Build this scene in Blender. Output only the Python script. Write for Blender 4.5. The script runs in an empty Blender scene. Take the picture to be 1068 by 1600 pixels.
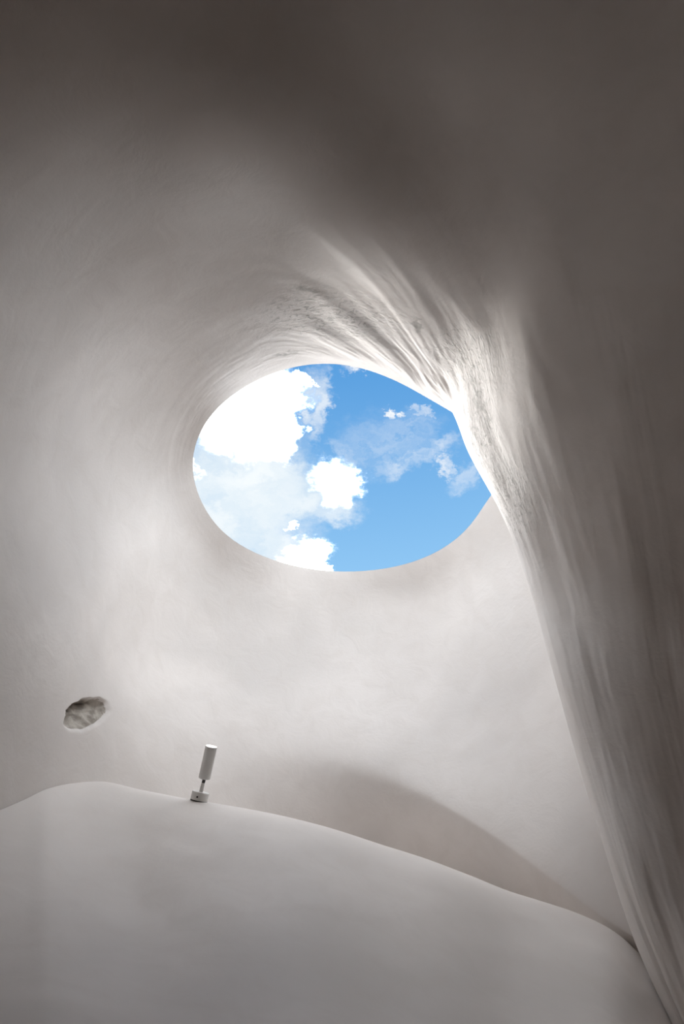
import bpy, math
import numpy as np
from mathutils import Vector, Matrix

# ------------------------------------------------------------------ camera
PITCH = math.radians(48.0)
F = 1067.0                       # focal length for a frame 1068 x 1600 (24 mm on a 36 mm tall frame)
EYE = np.array([0.0, 0.0, 1.5])
cam_d = bpy.data.cameras.new('camera')
cam_d.sensor_fit = 'VERTICAL'; cam_d.sensor_height = 36.0; cam_d.lens = 36.0 * F / 1600.0
cam_d.clip_start = 0.02
cam = bpy.data.objects.new('camera', cam_d)
cam.location = EYE; cam.rotation_euler = (math.pi / 2 + PITCH, 0, 0)
bpy.context.scene.collection.objects.link(cam)
sc = bpy.context.scene
sc.camera = cam
sc.view_settings.view_transform = 'Standard'
sc.view_settings.look = 'None'
sc.view_settings.gamma = 1.0
sc.view_settings.use_curve_mapping = False
sc.view_settings.exposure = 0.0
sc.cycles.max_bounces = 9
sc.cycles.diffuse_bounces = 8
sc.cycles.adaptive_threshold = 0.03
sc.cycles.sample_clamp_indirect = 8.0
sc.cycles.use_denoising = True

# ------------------------------------------------------------------ light
SUN_EL, SUN_AZ = math.radians(25), math.radians(-32)     # azimuth from +Y, negative = towards -X
SUN_STRENGTH = 4.5
SUN_ANGLE = 18
CLOUD = 5.1
sd = bpy.data.lights.new('sun', 'SUN')
sd.energy = SUN_STRENGTH; sd.angle = math.radians(SUN_ANGLE); sd.color = (1.0, 0.97, 0.92)
sun = bpy.data.objects.new('sun', sd)
dsun = Vector((math.sin(SUN_AZ) * math.cos(SUN_EL), math.cos(SUN_AZ) * math.cos(SUN_EL), math.sin(SUN_EL)))
sun.rotation_euler = dsun.to_track_quat('Z', 'Y').to_euler()
sc.collection.objects.link(sun)

# ------------------------------------------------------------------ sky with a cloud layer
def at(px, py, t):
    x = (px - 534) / F; v = (800 - py) / F
    return EYE + t * np.array([x, math.cos(PITCH) - math.sin(PITCH) * v, math.sin(PITCH) + math.cos(PITCH) * v])
def sky_xy(px, py):
    d = at(px, py, 1.0) - EYE
    return d[0] / d[2], d[1] / d[2]

class NT:
    def __init__(s, tree): s.t = tree; s.n = tree.nodes; s.l = tree.links
    def node(s, kind, **kw):
        n = s.n.new(kind)
        for k, v in kw.items(): setattr(n, k, v)
        return n
    def put(s, sock, v):
        if isinstance(v, bpy.types.NodeSocket): s.l.new(v, sock)
        elif v is not None: sock.default_value = v
    def m(s, op, a, b=None, c=None, clamp=False):
        n = s.n.new('ShaderNodeMath'); n.operation = op; n.use_clamp = clamp
        s.put(n.inputs[0], a); s.put(n.inputs[1], b)
        if c is not None: s.put(n.inputs[2], c)
        return n.outputs[0]
    def vm(s, op, a, b=None, c=None):
        n = s.n.new('ShaderNodeVectorMath'); n.operation = op
        s.put(n.inputs[0], a); s.put(n.inputs[1], b)
        if c is not None: s.put(n.inputs[2], c)
        return n.outputs[0]
    def noise(s, vec, scale, detail=4, rough=0.55, dist=0.0, color=False):
        n = s.n.new('ShaderNodeTexNoise')
        s.put(n.inputs['Vector'], vec); n.inputs['Scale'].default_value = scale
        n.inputs['Detail'].default_value = detail; n.inputs['Roughness'].default_value = rough
        n.inputs['Distortion'].default_value = dist
        return n.outputs['Color' if color else 'Fac']
    def ramp(s, f, a, b, lo=0.0, hi=1.0, smooth=True):
        n = s.n.new('ShaderNodeMapRange'); n.interpolation_type = 'SMOOTHSTEP' if smooth else 'LINEAR'
        s.put(n.inputs[0], f); n.inputs[1].default_value = a; n.inputs[2].default_value = b
        n.inputs[3].default_value = lo; n.inputs[4].default_value = hi
        return n.outputs[0]
    def mix(s, f, a, b):
        n = s.n.new('ShaderNodeMix'); n.data_type = 'RGBA'
        s.put(n.inputs[0], f); s.put(n.inputs[6], a); s.put(n.inputs[7], b)
        return n.outputs[2]

world = bpy.data.worlds.new('sky'); sc.world = world; world.use_nodes = True
W = NT(world.node_tree); W.n.clear()
tc = W.node('ShaderNodeTexCoord')
sep = W.node('ShaderNodeSeparateXYZ'); W.l.new(tc.outputs['Generated'], sep.inputs[0])
zc = W.m('MAXIMUM', sep.outputs[2], 0.05)
cx = W.m('DIVIDE', sep.outputs[0], zc); cy = W.m('DIVIDE', sep.outputs[1], zc)
comb = W.node('ShaderNodeCombineXYZ'); W.put(comb.inputs[0], cx); W.put(comb.inputs[1], cy)
layer = comb.outputs[0]
# ragged edges: push the layer coordinate around with noise
n1 = W.vm('SUBTRACT', W.noise(layer, 9.0, 5, 0.68, color=True), (0.5, 0.5, 0.5))
warped = W.vm('MULTIPLY_ADD', n1, (0.13, 0.13, 0.0), layer)
n2 = W.vm('SUBTRACT', W.noise(layer, 34.0, 4, 0.7, color=True), (0.5, 0.5, 0.5))
warped = W.vm('MULTIPLY_ADD', n2, (0.06, 0.06, 0.0), warped)
def blob(px, py, rx, ry, rot=0.0, soft=0.5, strength=1.0, vec=None):
    """One cloud of the layer: an ellipse around the point of the layer seen at that place."""
    c = sky_xy(px, py)
    ex = np.array(sky_xy(px + 10, py)) - c; ey = np.array(sky_xy(px, py - 10)) - c
    sx = np.linalg.norm(ex) / 10; sy = np.linalg.norm(ey) / 10
    mp = W.node('ShaderNodeMapping', vector_type='TEXTURE')
    W.put(mp.inputs[0], vec or warped)
    mp.inputs[1].default_value = (c[0], c[1], 0)
    mp.inputs[2].default_value = (0, 0, rot)
    mp.inputs[3].default_value = (rx * sx, ry * sy, 1)
    ln = W.node('ShaderNodeVectorMath', operation='LENGTH'); W.l.new(mp.outputs[0], ln.inputs[0])
    return W.ramp(ln.outputs['Value'], 1 + soft * .5, 1 - soft * .5, 0, strength)
def union(lst):
    o = lst[0]
    for b in lst[1:]: o = W.m('MAXIMUM', o, b)
    return o
dense = union([blob(418, 618, 58, 60, 0, .7), blob(446, 676, 30, 44, 0, .7), blob(376, 668, 68, 46, 0, .9), blob(330, 640, 60, 50, 0, .8),
               blob(405, 692, 40, 26, 0, .9), blob(532, 758, 45, 39, -.3, .8), blob(482, 870, 36, 27, 0, .8), blob(462, 592, 20, 20, 0, .5),
               blob(503, 888, 18, 9, 0, .6), blob(455, 820, 9, 7, 0, .8), blob(420, 888, 60, 20, 0, .9), blob(302, 725, 9, 26, 0, 1.0, .7)])
dense = W.m('POWER', dense, 4.0)
veil = union([blob(375, 760, 115, 90, 0, .8, .96), blob(430, 765, 80, 60, 0, .7, .92), blob(400, 850, 70, 46, 0, .9, .9),
              blob(350, 830, 110, 90, 0, .9, .95), blob(500, 792, 62, 22, .1, 1.0, .7), blob(492, 628, 16, 44, 0, 1.3, .5)])
wsp = W.noise(warped, 14.0, 3, 0.65)
thin = union([blob(650, 712, 62, 15, -.42, 1.0, .45), blob(690, 730, 15, 16, 0, .8, .75), blob(722, 748, 34, 16, -.8, 1.1, .35),
              blob(618, 641, 12, 9, .5, .8, .9), blob(657, 641, 11, 8, 0, .9, .8), blob(640, 668, 34, 26, -.5, 1.2, .28),
              blob(540, 577, 17, 10, 0, .9, .75), blob(494, 640, 16, 50, 0, 1.0, .40), blob(600, 690, 60, 40, -.4, 1.3, .25),
              blob(545, 705, 26, 14, .9, 1.2, .3)])
thin = W.m('MULTIPLY', thin, W.ramp(wsp, .3, .62, .25, 1.25))
# elsewhere in the sky: the same broken cumulus, from the same noise family
far = W.m('SQRT', W.m('ADD', W.m('POWER', W.m('SUBTRACT', cx, 0.0), 2.0), W.m('POWER', W.m('SUBTRACT', cy, 0.78), 2.0)))
elsewhere = W.m('MULTIPLY', W.ramp(W.noise(layer, 1.9, 4, .6), .38, .52), W.ramp(far, .42, .62))
dens = W.m('MAXIMUM', dense, elsewhere)
# sky blue: deeper towards the zenith, paler lower down
el = W.ramp(sep.outputs[2], 0.66, 0.90, smooth=False)
lowf = W.ramp(sep.outputs[2], 0.0, 0.66)
blue = W.mix(lowf, (0.62, 0.80, 0.95, 1), (0.30, 0.60, 0.93, 1))
blue = W.mix(el, blue, (0.075, 0.315, 0.72, 1))
vm_ = W.noise(warped, 7.0, 3, .55)
veilc = W.mix(vm_, (0.62, 0.78, 0.88, 1), (1.15, 1.13, 1.10, 1))
c1 = W.mix(W.m('MULTIPLY', veil, W.ramp(vm_, .2, .6, .7, 1.0)), blue, veilc)
c1 = W.mix(thin, c1, (0.92, 0.96, 1.0, 1))
c1 = W.mix(dens, c1, (CLOUD * .955, CLOUD, CLOUD * 1.045, 1))
bg = W.node('ShaderNodeBackground'); W.put(bg.inputs[0], c1); bg.inputs[1].default_value = 1.0
wo = W.node('ShaderNodeOutputWorld'); W.l.new(bg.outputs[0], wo.inputs[0])

# ------------------------------------------------------------------ materials
def principled(name, col, rough=.6, spec=.3, metal=0.0):
    m = bpy.data.materials.new(name); m.use_nodes = True
    b = m.node_tree.nodes['Principled BSDF']
    b.inputs['Base Color'].default_value = (*col, 1); b.inputs['Roughness'].default_value = rough
    b.inputs['Specular IOR Level'].default_value = spec; b.inputs['Metallic'].default_value = metal
    return m, NT(m.node_tree), b
def plaster(name, base, stain_centres=(), streak=1.0, rough=.62, marks=()):
    m, T, b = principled(name, base, rough, .28)
    geo = T.node('ShaderNodeNewGeometry'); pos = geo.outputs['Position']
    big = T.noise(pos, 1.1, 2, .5, .4); mid = T.noise(pos, 5.5, 4, .6, .6); fine = T.noise(pos, 60, 2, .6)
    dark = tuple(c * .90 for c in base); lite = tuple(min(.95, c * 1.04) for c in base)
    col = T.mix(T.ramp(big, .3, .7), (*dark, 1), (*lite, 1))
    col = T.mix(T.ramp(mid, .35, .75, 0, .35), col, (base[0] * .86, base[1] * .84, base[2] * .82, 1))
    msk = None
    for (c, r, dirv) in stain_centres:
        mp = T.node('ShaderNodeMapping', vector_type='TEXTURE'); T.l.new(pos, mp.inputs[0])
        mp.inputs[1].default_value = tuple(c); mp.inputs[2].default_value = dirv; mp.inputs[3].default_value = r
        ln = T.node('ShaderNodeVectorMath', operation='LENGTH'); T.l.new(mp.outputs[0], ln.inputs[0])
        k = T.ramp(ln.outputs['Value'], 1.1, .2)
        msk = k if msk is None else T.m('MAXIMUM', msk, k)
    hgt = T.m('ADD', T.m('MULTIPLY', mid, .35), T.m('MULTIPLY', fine, .05))
    if msk is not None:
        at_ = T.node('ShaderNodeAttribute', attribute_name='UVMap'); sv = at_.outputs['Vector']
        mp2 = T.node('ShaderNodeMapping'); T.l.new(sv, mp2.inputs[0]); mp2.inputs[3].default_value = (1.0, 3.2, 1)
        st = T.noise(mp2.outputs[0], 5.0, 5, .68, 1.2)
        pit = T.noise(pos, 26, 4, .7, .5)
        s1 = T.m('MULTIPLY', T.ramp(st, .53, .66), msk)
        s2 = T.m('MULTIPLY', T.ramp(pit, .53, .66), msk)
        s = T.m('MULTIPLY', T.m('MAXIMUM', s1, T.m('MULTIPLY', s2, .8)), .8, clamp=True)
        col = T.mix(s, col, (.25, .235, .21, 1))
        hgt = T.m('ADD', hgt, T.m('MULTIPLY', T.m('MULTIPLY', st, msk), .9))
        hgt = T.m('ADD', hgt, T.m('MULTIPLY', T.m('MULTIPLY', pit, msk), .35))
        wpos = T.vm('MULTIPLY_ADD', T.vm('SUBTRACT', T.noise(pos, 11, 3, .7, color=True), (.5, .5, .5)), (.16, .16, .16), pos)
        for (c, r, rot_) in marks:
            mp = T.node('ShaderNodeMapping', vector_type='TEXTURE')
            T.put(mp.inputs[0], wpos)
            mp.inputs[1].default_value = tuple(c); mp.inputs[2].default_value = rot_; mp.inputs[3].default_value = r
            ln = T.node('ShaderNodeVectorMath', operation='LENGTH'); T.l.new(mp.outputs[0], ln.inputs[0])
            col = T.mix(T.m('MULTIPLY', T.ramp(ln.outputs['Value'], 1.25, .1), .62), col, (.20, .185, .165, 1))
    T.put(b.inputs['Base Color'], col)
    bp = T.node('ShaderNodeBump'); bp.inputs['Strength'].default_value = .5 * streak; bp.inputs['Distance'].default_value = .02
    T.put(bp.inputs['Height'], hgt); T.l.new(bp.outputs[0], b.inputs['Normal'])
    return m

WHITE = (0.695, 0.652, 0.622)
def _sz(x, y, z): v = (800 - y) / F; return at(x, y, (z - 1.5) / (math.sin(PITCH) + math.cos(PITCH) * v))
stains = [(_sz(520, 500, 4.95), (.55, .38, .35), (0, 0, 0)), (_sz(725, 570, 4.95), (.30, .5, .4), (0, 0, 0)),
          (at(750, 670, 4.25), (.22, .45, .45), (0, 0, 0)), (at(795, 770, 4.15), (.2, .4, .45), (0, 0, 0))]
def _mark(x0, y0, x1, y1, z, w):
    a = _sz(x0, y0, z); b = _sz(x1, y1, z); d = b - a; L = float(np.linalg.norm(d))
    e = Vector(d / L).to_track_quat('X', 'Z').to_euler()
    return ((a + b) / 2, (L / 2 + w, w, .4), tuple(e))
marks = [_mark(462, 450, 512, 470, 4.78, .035), _mark(738, 600, 752, 640, 4.85, .03), _mark(752, 640, 770, 690, 4.75, .025), _mark(430, 552, 465, 556, 5.2, .025),
         _mark(640, 480, 652, 520, 4.95, .02)]
M_shell = plaster('white_plaster_shell', WHITE, stains, marks=marks)
M_lower = plaster('brightened_plaster_bulge', tuple(c * 1.08 for c in WHITE), (), .6)  # shell plaster with extra brightness put into the colour, so the bulge looks better lit
M_hole, Th, bh = principled('bare_render', (.42, .38, .34), .9, .1)
_g = Th.node('ShaderNodeNewGeometry'); _n = Th.noise(_g.outputs['Position'], 14, 5, .6, .3)
Th.put(bh.inputs['Base Color'], Th.mix(Th.ramp(_n, .35, .65), (.27, .24, .21, 1), (.50, .46, .41, 1)))
_b = Th.node('ShaderNodeBump'); _b.inputs['Strength'].default_value = .4; _b.inputs['Distance'].default_value = .02
Th.put(_b.inputs['Height'], _n); Th.l.new(_b.outputs[0], bh.inputs['Normal'])
M_floor, Tf, bf = principled('pale_warm_floor', (.40, .33, .28), .55, .3)
_g = Tf.node('ShaderNodeNewGeometry'); _n = Tf.noise(_g.outputs['Position'], 3, 6, .6)
Tf.put(bf.inputs['Base Color'], Tf.mix(_n, (.30, .235, .19, 1), (.38, .30, .25, 1)))
M_lamp, _, _ = principled('white_powder_coat', (.78, .77, .75), .42, .4)
M_black, _, _ = principled('black_joint', (.015, .015, .015), .4, .5)
M_gasket, _, _ = principled('grey_gasket', (.10, .10, .09), .7, .2)
M_lens, Tl, bl = principled('lit_lens', (.9, .9, .9), .3, .4)
bl.inputs['Emission Color'].default_value = (1.0, .95, .90, 1); bl.inputs['Emission Strength'].default_value = 2.0

# ------------------------------------------------------------------ helpers
def link_mesh(name, V, Fc, mat, parent=None, smooth=True, normals=None, uv=None):
    me = bpy.data.meshes.new(name)
    me.from_pydata([tuple(p) for p in V], [], [tuple(f) for f in Fc]); me.update()
    if smooth: me.polygons.foreach_set('use_smooth', [True] * len(me.polygons))
    if uv is not None:
        l = me.uv_layers.new(name='UVMap')
        idx = np.empty(len(me.loops), dtype=np.int32); me.loops.foreach_get('vertex_index', idx)
        l.data.foreach_set('uv', uv[idx].astype(np.float32).ravel())
    if normals is not None: me.normals_split_custom_set_from_vertices([tuple(n) for n in normals])
    me.materials.append(mat)
    o = bpy.data.objects.new(name, me); sc.collection.objects.link(o)
    if parent is not None: o.parent = parent
    return o

def pchip(x, y, xs):
    h = np.diff(x); d = np.diff(y) / h; m = np.zeros_like(y)
    for i in range(1, len(y) - 1):
        if d[i - 1] * d[i] > 0: m[i] = 3 * (h[i - 1] + h[i]) / ((2 * h[i] + h[i - 1]) / d[i - 1] + (h[i] + 2 * h[i - 1]) / d[i])
    m[0], m[-1] = d[0], d[-1]
    i = np.clip(np.searchsorted(x, xs) - 1, 0, len(x) - 2); t = (xs - x[i]) / h[i]
    return (2*t**3-3*t**2+1)*y[i] + (t**3-2*t**2+t)*h[i]*m[i] + (-2*t**3+3*t**2)*y[i+1] + (t**3-t**2)*h[i]*m[i+1]
def curve(pts, us):
    """Natural cubic spline through pts with chord-length knots; us counts control points (0..n-1)."""
    pts = np.asarray(pts, float); n = len(pts)
    h = np.maximum(np.linalg.norm(np.diff(pts, axis=0), axis=1), 1e-4) ** .85
    k = np.concatenate([[0], np.cumsum(h)])
    A = np.zeros((n, n)); B = np.zeros((n, 3)); A[0, 0] = A[-1, -1] = 1
    for i in range(1, n - 1):
        A[i, i - 1], A[i, i], A[i, i + 1] = h[i - 1], 2 * (h[i - 1] + h[i]), h[i]
        B[i] = 6 * ((pts[i + 1] - pts[i]) / h[i] - (pts[i] - pts[i - 1]) / h[i - 1])
    M2 = np.linalg.solve(A, B)
    x = pchip(np.arange(n, dtype=float), k, np.atleast_1d(np.asarray(us, float)))
    i = np.clip(np.searchsorted(k, x) - 1, 0, n - 2)
    a = ((k[i + 1] - x) / h[i])[:, None]; b = 1 - a; hh = (h[i] ** 2)[:, None] / 6
    return a * pts[i] + b * pts[i + 1] + ((a ** 3 - a) * M2[i] + (b ** 3 - b) * M2[i + 1]) * hh

def grid_faces(nu, nv):
    i, j = np.meshgrid(np.arange(nu - 1), np.arange(nv - 1), indexing='ij')
    a = (i * nv + j).ravel()
    return np.stack([a, a + 1, a + nv + 1, a + nv], axis=1)

def grid_normals(P):
    du = np.gradient(P, axis=0); dv = np.gradient(P, axis=1)
    n = np.cross(du, dv); n /= np.linalg.norm(n, axis=2, keepdims=True) + 1e-12
    return n

# value noise for the hand-trowelled unevenness
_rng = np.random.RandomState(7)
_tab = _rng.rand(64, 64)
def vnoise(x, y):
    xi = np.floor(x).astype(int); yi = np.floor(y).astype(int); fx = x - xi; fy = y - yi
    fx = fx ** 3 * (10 - 15 * fx + 6 * fx * fx); fy = fy ** 3 * (10 - 15 * fy + 6 * fy * fy)
    g = lambda a, b: _tab[a % 64, b % 64]
    return ((g(xi, yi) * (1 - fx) + g(xi + 1, yi) * fx) * (1 - fy) + (g(xi, yi + 1) * (1 - fx) + g(xi + 1, yi + 1) * fx) * fy) - .5
def sstep(a, b, x):
    t = np.clip((x - a) / (b - a), 0, 1); return t * t * (3 - 2 * t)

# ------------------------------------------------------------------ the shell: profiles running from the oculus rim outwards
RIM_Z = 5.4
def T(x, y, t): return at(x, y, t)
def Y(x, y, Yw):
    v = (800 - y) / F; return at(x, y, Yw / (math.cos(PITCH) - math.sin(PITCH) * v))
def Z(x, y, Zw):
    v = (800 - y) / F; return at(x, y, (Zw - 1.5) / (math.sin(PITCH) + math.cos(PITCH) * v))
def rim(x, y): return Z(x, y, RIM_Z)
def Wd(x, y, z): return np.array([x, y, z], float)

def project(p):
    d = p - EYE; c, s = math.cos(PITCH), math.sin(PITCH)
    dep = d[1] * c + d[2] * s; up = -d[1] * s + d[2] * c
    return 534 + F * d[0] / dep, 800 - F * up / dep, dep
seam = [rim(800, 745), Y(845, 810, 3.32), Y(905, 940, 3.50), Y(990, 1200, 3.50), Y(1040, 1490, 3.45), Y(1060, 1530, 3.45), Y(1100, 1600, 3.5), Wd(1.85, 3.7, 0)]
FOLD = .42
def seam_at(s):
    p = curve(seam, [s])[0]; d = s - 4
    p[1] += FOLD * min(1.6, .5 * (d + math.sqrt(d * d + .0025)))
    return p

prof = [
 [Wd(1.85,5.3,0), Wd(1.55,3.7,0), Wd(1.58,3.55,0), Wd(1.62,3.4,0), Wd(1.67,3.25,0), Wd(1.72,3.15,0), Wd(1.78,3.1,0), Wd(1.82,3.05,0)],
 [seam_at(6.3), T(1110,1720,2.70), T(1140,1740,2.60), T(1190,1770,2.45), T(1260,1800,2.25), T(1370,1830,2.0), Wd(1.80,2.9,.8), Wd(1.9,3.0,0)],
 [seam_at(4.1), T(1012,1500,3.05), T(1045,1520,2.90), T(1100,1550,2.70), T(1180,1585,2.45), T(1290,1620,2.2), Wd(1.85,2.8,1.1), Wd(2.0,2.9,0)],
 [seam_at(3.4), T(954,1343,3.35), T(990,1365,3.12), T(1050,1395,2.95), T(1130,1425,2.8), T(1250,1450,2.65), Wd(2.2,2.7,1.7), Wd(2.35,2.7,0)],
 [seam_at(2.85), T(905,1186,3.65), T(945,1210,3.37), T(1005,1235,3.17), T(1085,1255,3.03), T(1200,1270,2.9), Wd(2.3,2.4,2.2), Wd(2.5,2.4,0)],
 [seam_at(2.3), T(863,1044,3.90), T(905,1065,3.56), T(965,1080,3.33), T(1045,1090,3.17), T(1160,1090,3.02), Wd(2.4,2.0,2.6), Wd(2.7,2.0,0)],
 [seam_at(1.7), T(821,899,4.15), T(865,915,3.76), T(930,915,3.48), T(1015,900,3.27), T(1130,870,3.1), Wd(2.5,1.6,2.9), Wd(2.9,1.5,0)],
 [seam_at(0.3), T(771,781,4.30), T(815,770,3.86), T(885,740,3.52), T(975,690,3.25), T(1090,610,3.0), Wd(2.6,.8,3.4), Wd(3.2,.6,0)],
 [rim(755,680), T(722,684,4.45), T(765,640,3.93), T(830,570,3.50), T(920,460,3.17), T(1040,300,2.80), Wd(2.4,-.2,3.8), Wd(3.0,-.6,0)],
 [rim(673,625), Z(695,598,5.17), Z(735,530,4.85), Z(785,430,4.66), Z(850,290,4.54), Z(930,90,4.46), Wd(1.8,-1.3,3.9), Wd(2.5,-2.2,0)],
 [rim(628,600), Z(645,560,5.12), Z(665,480,4.78), Z(690,370,4.58), Z(715,210,4.52), Z(740,0,4.42), Wd(.95,-2.1,4.0), Wd(1.5,-3.6,0)],
 [rim(548,572), Z(552,530,5.09), Z(555,450,4.75), Z(553,330,4.47), Z(545,170,4.42), Z(520,-30,4.4), Wd(0,-2.4,4.0), Wd(0,-4.2,0)],
 [rim(468,572), Z(460,530,5.10), Z(440,450,4.80), Z(410,340,4.53), Z(365,190,4.27), Z(290,0,4.25), Wd(-.95,-1.9,4.0), Wd(-1.5,-3.6,0)],
 [rim(389,601), Z(370,565,5.12), Z(330,500,4.85), Z(275,415,4.58), Z(190,300,4.28), Z(60,130,4.02), Wd(-1.8,-1.0,3.8), Wd(-2.6,-1.8,0)],
 [rim(330,649), T(300,625,4.45), T(235,590,4.05), T(150,555,3.48), T(40,525,2.93), T(-120,500,2.40), Wd(-1.75,.9,2.9), Wd(-1.9,.8,0)],
 [rim(302,711), T(265,715,4.76), T(185,730,4.36), T(90,765,3.72), T(-10,830,3.12), T(-120,930,2.68), T(-280,1130,2.1), Wd(-1.7,1.9,0)],
 [rim(312,778), T(280,800,5.05), T(215,850,4.60), T(140,930,3.92), T(70,1030,3.30), T(0,1150,2.92), T(-80,1320,2.58), Wd(-1.5,2.4,0)],
 [rim(359,840), Y(335,875,3.90), Y(290,945,3.97), Y(240,1035,3.88), Y(200,1130,3.60), Y(160,1230,3.46), Y(110,1380,3.35), Wd(-1.3,3.1,0)],
 [rim(444,880), Y(430,925,4.20), Y(405,1000,4.31), Y(380,1085,4.27), Y(362,1168,4.14), Y(345,1270,4.03), Y(320,1390,4.0), Wd(-.8,3.8,0)],
 [rim(543,893), Y(543,935,4.30), Y(543,1015,4.43), Y(543,1110,4.41), Y(545,1198,4.30), Y(548,1300,4.26), Y(552,1420,4.26), Wd(0.1,3.95,0)],
 [rim(647,877), Y(662,925,4.22), Y(685,1020,4.34), Y(710,1145,4.24), Y(735,1283,3.98), Y(755,1375,3.95), Y(780,1470,3.95), Wd(.9,4.0,0)],
 [rim(736,818), Y(762,870,3.77), Y(803,985,3.87), Y(843,1160,3.80), Y(880,1388,3.62), Y(905,1450,3.62), Y(940,1530,3.65), Wd(1.4,3.8,0)],
 seam,
 [p + np.array([.5, .15, -.02]) for p in seam],
]
for i_, (near_, drop_) in enumerate([(1, 1), (.93, .8), (.92, .72), (.91, .72), (.935, .72), (.96, .70), (1, .72), (1, .84), (1, 1)]):
    if i_ == 0: continue                     # the right wall: how near it stands and how steeply it leaves its ridge
    t1 = project(prof[i_][1])[2]
    for k_ in range(1, 6):
        x_, y_, t_ = project(prof[i_][k_]); prof[i_][k_] = at(x_, y_, near_ * (t1 - drop_ * (t1 - t_)))
for i_, row in enumerate(prof):             # one more point between the inner edge and the first: close behind the ridge on the right wall
    if 1 <= i_ <= 8:
        px_, py_, t_ = project(row[1]); ins = at(px_ + 8, py_ - 2, t_ + .22)
    else: ins = curve(row, [.5])[0]
    prof[i_] = [row[0], ins] + list(row[1:])
CTRL = np.array(prof)                       # 23 profiles x 9 points
NP = CTRL.shape[0]
def dense_params(n, total, spots):
    """Sampling of 0..n-1, denser where something small sits."""
    x = np.linspace(0, n - 1, 4001); d = np.ones_like(x)
    for c, w, k in spots: d += k * np.exp(-((x - c) / w) ** 2)
    cdf = np.concatenate([[0], np.cumsum((d[1:] + d[:-1]) / 2)]); cdf /= cdf[-1]
    return np.interp(np.linspace(0, 1, total), cdf, x)
HOLE_U, HOLE_V = 16.75, 5.1                 # refined after the first pass below
def shell_point(u, v): return curve(np.stack([curve(c, [v])[0] for c in CTRL]), [u])[0]
def find_uv(px, py, u, v):
    for _ in range(30):
        p = np.array(project(shell_point(u, v))[:2]); e = 1e-3
        J = np.stack([(np.array(project(shell_point(u + e, v))[:2]) - p) / e, (np.array(project(shell_point(u, v + e))[:2]) - p) / e], 1)
        d = np.linalg.solve(J, np.array([px, py]) - p); d = np.clip(d, -.3, .3)
        u += d[0]; v += d[1]
    return u, v
HOLE_U, HOLE_V = find_uv(138, 1115, HOLE_U, HOLE_V)
us = dense_params(NP, 560, [(HOLE_U, .16, 14)])
vs = dense_params(9, 340, [(HOLE_V, .25, 7), (5.0, .3, 1.5), (1.5, .9, 1.5)])
_Q = np.stack([curve(c, vs) for c in CTRL])
P = np.stack([curve(_Q[:, j], us) for j in range(len(vs))], 1)
UU, VV = np.meshgrid(us, vs, indexing='ij')
VV = np.where(VV < 2, VV / 2, VV - 1)      # 0 at the inner edge, 1 at the ridge or throat, 7 at the floor
N = grid_normals(P)
# turn normals towards the room
if np.dot(N[280, 60], EYE - P[280, 60]) < 0: N = -N
FLIP = np.dot(np.cross(P[281, 60] - P[280, 60], P[280, 61] - P[280, 60]), EYE - P[280, 60]) > 0

# fold low on the far wall: below it the wall tucks back behind the ledge
uf = UU
fold_w = sstep(17.2, 20.6, uf)
rnd = .03 + .5 * (1 - sstep(17.5, 20.0, uf))
dv = VV - 4.0
soft = .5 * (dv + np.sqrt(dv * dv + rnd * rnd))
soft = np.minimum(soft, 1.6)
P[..., 1] += fold_w * soft * FOLD
# trowelled unevenness: streaks that run round the oculus, strongest on the throat at the top right
SS = VV - 2.3 * sstep(9.0, 12.6, UU)        # across the streaks, which sweep off the ridge into the throat
str_ = vnoise(UU * .8 + 3, SS * 2.7 + 20) * 1.2 + vnoise(UU * 1.7 + 9, SS * 8 + 40) * .25 + vnoise(UU * 4 + 5, SS * 17 + 60) * .16
amp = .003 + .007 * (1 - sstep(7, 9, UU)) * sstep(1.0, 1.8, VV) * (1 - sstep(3.5, 5.5, VV) * sstep(4, 7, UU)) + .026 * np.exp(-((UU - 9.6) / 2.6) ** 2) * np.exp(-((VV - 1.1) / 1.0) ** 2)
amp *= sstep(0, .5, VV) * (1 - .7 * sstep(14, 17, UU))
P += N * (str_ * amp)[..., None]
# the broken hole: a pocket with a hard upper left edge that fades out to the lower right
hc = shell_point(HOLE_U, HOLE_V); hd = (EYE - hc) / np.linalg.norm(EYE - hc)
ax = np.cross(np.array([0, 0, 1.0]), hd); ax /= np.linalg.norm(ax); ay = np.cross(hd, ax)
# ax points to the viewer's right here
q = P - hc; a = -(q @ ax) * -1; b = q @ ay; near = np.linalg.norm(q, axis=2) < .35
rot = math.radians(30); A2 = a * math.cos(rot) + b * math.sin(rot); B2 = -a * math.sin(rot) + b * math.cos(rot)
wob = .010 * np.sin(7 * np.arctan2(B2, A2)) + .006 * np.sin(13 * np.arctan2(B2, A2) + 1)
r = np.sqrt((A2 / .108) ** 2 + (B2 / .080) ** 2) + wob * 3
hard = sstep(-.02, .06, B2 - .3 * A2)       # hard on the upper left, soft on the lower right
edge = .09 * hard + .35 * (1 - hard)
scoop = np.clip(.62 + .55 * (B2 / .080) - .22 * (A2 / .108), 0, 1.15)     # deepest under the upper left edge, running out to the lower right
dep = (1 - sstep(1 - edge, 1 + edge * .6, r)) * scoop * near
P -= N * (dep * .085 * (1 + .35 * vnoise(A2 * 45, B2 * 45)))[..., None]
core = (dep > .14)
N = grid_normals(P)
if np.dot(N[280, 60], EYE - P[280, 60]) < 0: N = -N
FC = grid_faces(*P.shape[:2])
if FLIP: FC = FC[:, ::-1]
Vf = P.reshape(-1, 3); Nf = N.reshape(-1, 3); Uf = UU.reshape(-1); Vf2 = VV.reshape(-1)
uvf = np.stack([Uf, Vf2], 1)
fu = Uf[FC].mean(1); corem = core.reshape(-1)[FC].all(1)
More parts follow.
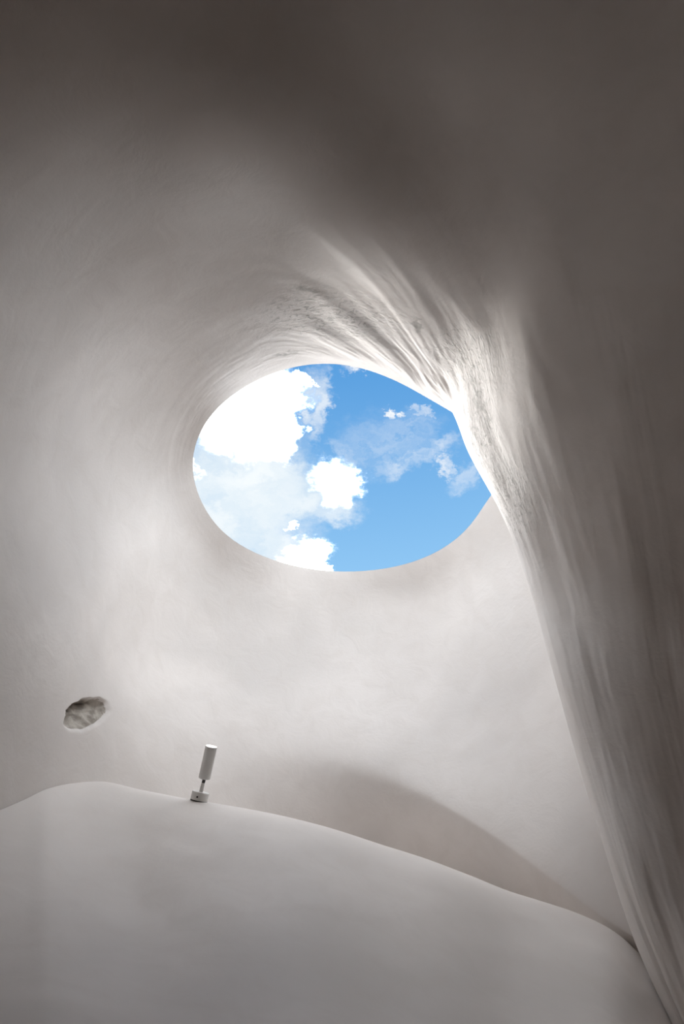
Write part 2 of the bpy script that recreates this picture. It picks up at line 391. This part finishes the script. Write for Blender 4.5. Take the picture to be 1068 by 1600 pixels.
def shell_piece(name, mask, mat, parent=None):
    fs = FC[mask]; ids, inv = np.unique(fs, return_inverse=True)
    return link_mesh(name, Vf[ids], inv.reshape(fs.shape), mat, parent, True, Nf[ids], uvf[ids])
pieces = {}
for nm, lo, hi in (('wall_right', -1, 9), ('ceiling', 9, 13.5), ('wall_left', 13.5, 17.3), ('wall_back', 17.3, 99)):
    o = shell_piece(nm, (fu >= lo) & (fu < hi) & ~corem, M_shell); o['kind'] = 'structure'; pieces[nm] = o
hl = shell_piece('wall_hole', corem, M_hole, pieces['wall_left'])
hl['label'] = 'rough brown broken hole in the plaster'

# ------------------------------------------------------------------ the lower bulge with its ledge
crest = np.array([(-330, 1420, 1.95), (-150, 1340, 2.95), (0, 1266, 3.28), (39, 1249, 3.34), (78, 1231, 3.40), (112, 1224, 3.44), (152, 1221, 3.46), (225, 1235, 3.52), (298, 1249, 3.45),
    (365, 1260, 3.41), (433, 1273, 3.39), (506, 1291, 3.40), (600, 1321, 3.42), (663, 1341, 3.40), (737, 1369, 3.36), (794, 1392, 3.32), (842, 1407, 3.25),
    (894, 1424, 3.18), (947, 1448, 3.11), (973, 1466, 3.08), (1008, 1500, 3.05), (1034, 1530, 3.0), (1085, 1600, 2.9), (1170, 1720, 2.7)], float)
_dp = P - EYE; _c, _s = math.cos(PITCH), math.sin(PITCH)
_t = _dp[..., 1] * _c + _dp[..., 2] * _s; _u = -_dp[..., 1] * _s + _dp[..., 2] * _c
_sx = 534 + F * _dp[..., 0] / _t; _sy = 800 - F * _u / _t
_ok = (_t > .5) & (UU > 14) & (UU < 21.9)
for i_ in range(len(crest)):                # where the bulge grows out of the wall, its edge lies on the wall
    if crest[i_, 0] < 160:
        dd = np.where(_ok, (_sx - crest[i_, 0]) ** 2 + (_sy - crest[i_, 1]) ** 2, 1e9); j_ = dd.argmin()
        if dd.min() < 200: crest[i_, 2] = _t.ravel()[j_] * .995
cl = np.concatenate([[0], np.cumsum(np.hypot(*np.diff(crest[:, :2], axis=0).T))])
sl = np.linspace(0, cl[-1], 300)
cxs = pchip(cl, crest[:, 0], sl); cys = pchip(cl, crest[:, 1], sl); cts = pchip(cl, crest[:, 2], sl)
ker = np.hanning(37); ker /= ker.sum()
cts = np.convolve(np.pad(cts, 18, mode='edge'), ker, 'valid')
_w = np.clip((cxs + 10) / 400, 0, 1); wc = _w ** 3 * (10 - 15 * _w + 6 * _w * _w) * (1 - sstep(680, 920, cxs))
s_dn = np.linspace(0, 1, 110) ** 1.6
rows = []
for s in np.linspace(1, 0, 26)[:-1]:        # hidden top of the ledge, running back to the far wall
    back = np.stack([at(x, y, t) for x, y, t in zip(cxs, cys, cts)])
    L = .75 * wc + .65
    back[:, 1] += s * L; back[:, 2] += L * s * (.32 * wc) - .25 * L * s * s
    rows.append(back)
for s in s_dn:
    dy = s * 420
    kc = 1 - .0125 * np.sqrt(dy) - .00082 * dy; kf = 1 - .0016 * dy
    k = wc * kc + (1 - wc) * kf
    rows.append(np.stack([at(x, y + dy, t * kk) for x, y, t, kk in zip(cxs, cys, cts, k)]))
last = rows[-1]
for s in np.linspace(0, 1, 14)[1:]:
    p = last.copy(); p[:, 2] = last[:, 2] * (1 - s); p[:, 1] -= .25 * s; rows.append(p)
D = np.stack(rows, 1)
ND = grid_normals(D)
i0 = 150
if np.dot(ND[i0, 90], EYE - D[i0, 90]) < 0: ND = -ND
uu, vv = np.meshgrid(np.linspace(0, 14, D.shape[0]), np.linspace(0, 9, D.shape[1]), indexing='ij')
D += ND * ((vnoise(uu * .8, vv * .9) * .012 + vnoise(uu * 2, vv * 2.2) * .004) * sstep(4, 5, vv * 1.0 + 1.6))[..., None]
ND = grid_normals(D)
if np.dot(ND[i0, 90], EYE - D[i0, 90]) < 0: ND = -ND
FD = grid_faces(*D.shape[:2])
if np.dot(np.cross(D[i0 + 1, 90] - D[i0, 90], D[i0, 91] - D[i0, 90]), EYE - D[i0, 90]) > 0: FD = FD[:, ::-1]
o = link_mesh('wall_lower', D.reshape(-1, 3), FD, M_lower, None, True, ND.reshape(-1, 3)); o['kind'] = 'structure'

# outer rim of the oculus: the shell's thickness seen edge-on, and the roof beyond
ring = [P[i, 0] for i in range(P.shape[0]) if 8.0 <= us[i] <= 22.0]
ring = ring[::3]
cen = np.mean(ring, axis=0); Vr = []; 
for k, (g, dz) in enumerate(((1.0, 0.0), (1.02, .0), (1.04, .004), (1.06, .012), (1.6, .05), (3.5, -.1), (5.0, -.8))):
    for p in ring:
        w = cen + (p - cen) * g; w[2] = p[2] + dz; Vr.append(w)
nr = len(ring); Fr = []
for k in range(6):
    for i in range(nr):
        j = (i + 1) % nr; Fr.append((k * nr + i, k * nr + j, (k + 1) * nr + j, (k + 1) * nr + i))
o = link_mesh('roof', Vr, Fr, M_shell, None, True); o['kind'] = 'structure'

# floor
fl = []; ff = []
n = 24
for i in range(n + 1):
    for j in range(n + 1): fl.append((-12 + 24 * i / n, -14 + 24 * j / n, 0.0))
for i in range(n):
    for j in range(n): ff.append((i * (n + 1) + j, (i + 1) * (n + 1) + j, (i + 1) * (n + 1) + j + 1, i * (n + 1) + j + 1))
o = link_mesh('floor', fl, ff, M_floor, None, False); o['kind'] = 'structure'

# ------------------------------------------------------------------ the spotlight on the ledge
def lathe(name, prof_, seg, mat, parent):
    Vv = []; Ff = []
    for r_, z_ in prof_:
        for i in range(seg):
            th = 2 * math.pi * i / seg; Vv.append((r_ * math.cos(th), r_ * math.sin(th), z_))
    for k in range(len(prof_) - 1):
        for i in range(seg):
            j = (i + 1) % seg; Ff.append((k * seg + i, k * seg + j, (k + 1) * seg + j, (k + 1) * seg + i))
    if prof_[0][0] > 0: Ff.append(tuple(reversed(range(seg))))
    if prof_[-1][0] > 0: Ff.append(tuple((len(prof_) - 1) * seg + i for i in range(seg)))
    o = link_mesh(name, Vv, Ff, mat, parent, True)
    o.data.set_sharp_from_angle(angle=math.radians(35))
    return o
LT = 3.42
base_p = at(310.5, 1250.5, LT)
lo_, hi_ = LT - .4, LT + .3
for _ in range(40):                           # the foot stands square to the crest of the ledge
    md = (lo_ + hi_) / 2; top_p = at(332, 1165, md)
    a_ = (top_p - base_p) / np.linalg.norm(top_p - base_p)
    if a_ @ ((EYE - top_p) / np.linalg.norm(EYE - top_p)) > .05: lo_ = md
    else: hi_ = md
axis = top_p - base_p; Ltot = float(np.linalg.norm(axis)); axis = Vector(axis / Ltot)
bx_ = Vector((1, 0, 0)); bx_ = (bx_ - axis * bx_.dot(axis)).normalized(); by_ = axis.cross(bx_)
lamp = bpy.data.objects.new('spotlight', None); sc.collection.objects.link(lamp)
lamp.matrix_world = Matrix(((bx_.x, by_.x, axis.x, base_p[0]), (bx_.y, by_.y, axis.y, base_p[1]), (bx_.z, by_.z, axis.z, base_p[2]), (0, 0, 0, 1)))
lamp['label'] = 'small white cylinder spotlight standing upright on the plaster ledge'
lamp['category'] = 'spotlight'
k = Ltot / 89.0                               # the unit the lamp is measured in, about 3 mm
lathe('gasket', [(14.2 * k, -1.5 * k), (14.2 * k, .6 * k)], 40, M_gasket, lamp)
bs = lathe('base', [(14.6 * k, .6 * k), (14.6 * k, 12.6 * k), (14.0 * k, 13.4 * k), (3.2 * k, 13.6 * k)], 40, M_lamp, lamp)
sw = lathe('screw', [(1.5 * k, 0), (1.5 * k, .7 * k), (.7 * k, .8 * k), (.7 * k, .3 * k)], 14, M_black, bs)
sw.matrix_local = Matrix.Translation((-1.5 * k, -14.55 * k, 6.2 * k)) @ Matrix.Rotation(math.pi / 2, 4, 'X')
lathe('stem', [(3.3 * k, 13.4 * k), (3.0 * k, 27.5 * k), (2.4 * k, 28 * k)], 24, M_lamp, lamp)
lathe('joint', [(2.4 * k, 27 * k), (2.8 * k, 28.5 * k), (2.8 * k, 35 * k), (2.4 * k, 36 * k)], 20, M_black, lamp)
hd_ = lathe('lamp_housing', [(9.4 * k, 35.4 * k), (10.1 * k, 36.2 * k), (10.1 * k, 89 * k), (9.5 * k, 89 * k), (9.3 * k, 87.8 * k)], 48, M_lamp, lamp)
hd_.matrix_local = Matrix.Translation((0, 0, 31 * k)) @ Matrix.Rotation(math.radians(10), 4, 'X') @ Matrix.Translation((0, 0, -31 * k))
ls = lathe('lens', [(9.4 * k, 87.4 * k), (9.4 * k, 88.6 * k), (8.6 * k, 88.8 * k)], 40, M_lens, hd_)
print('px size m', k)
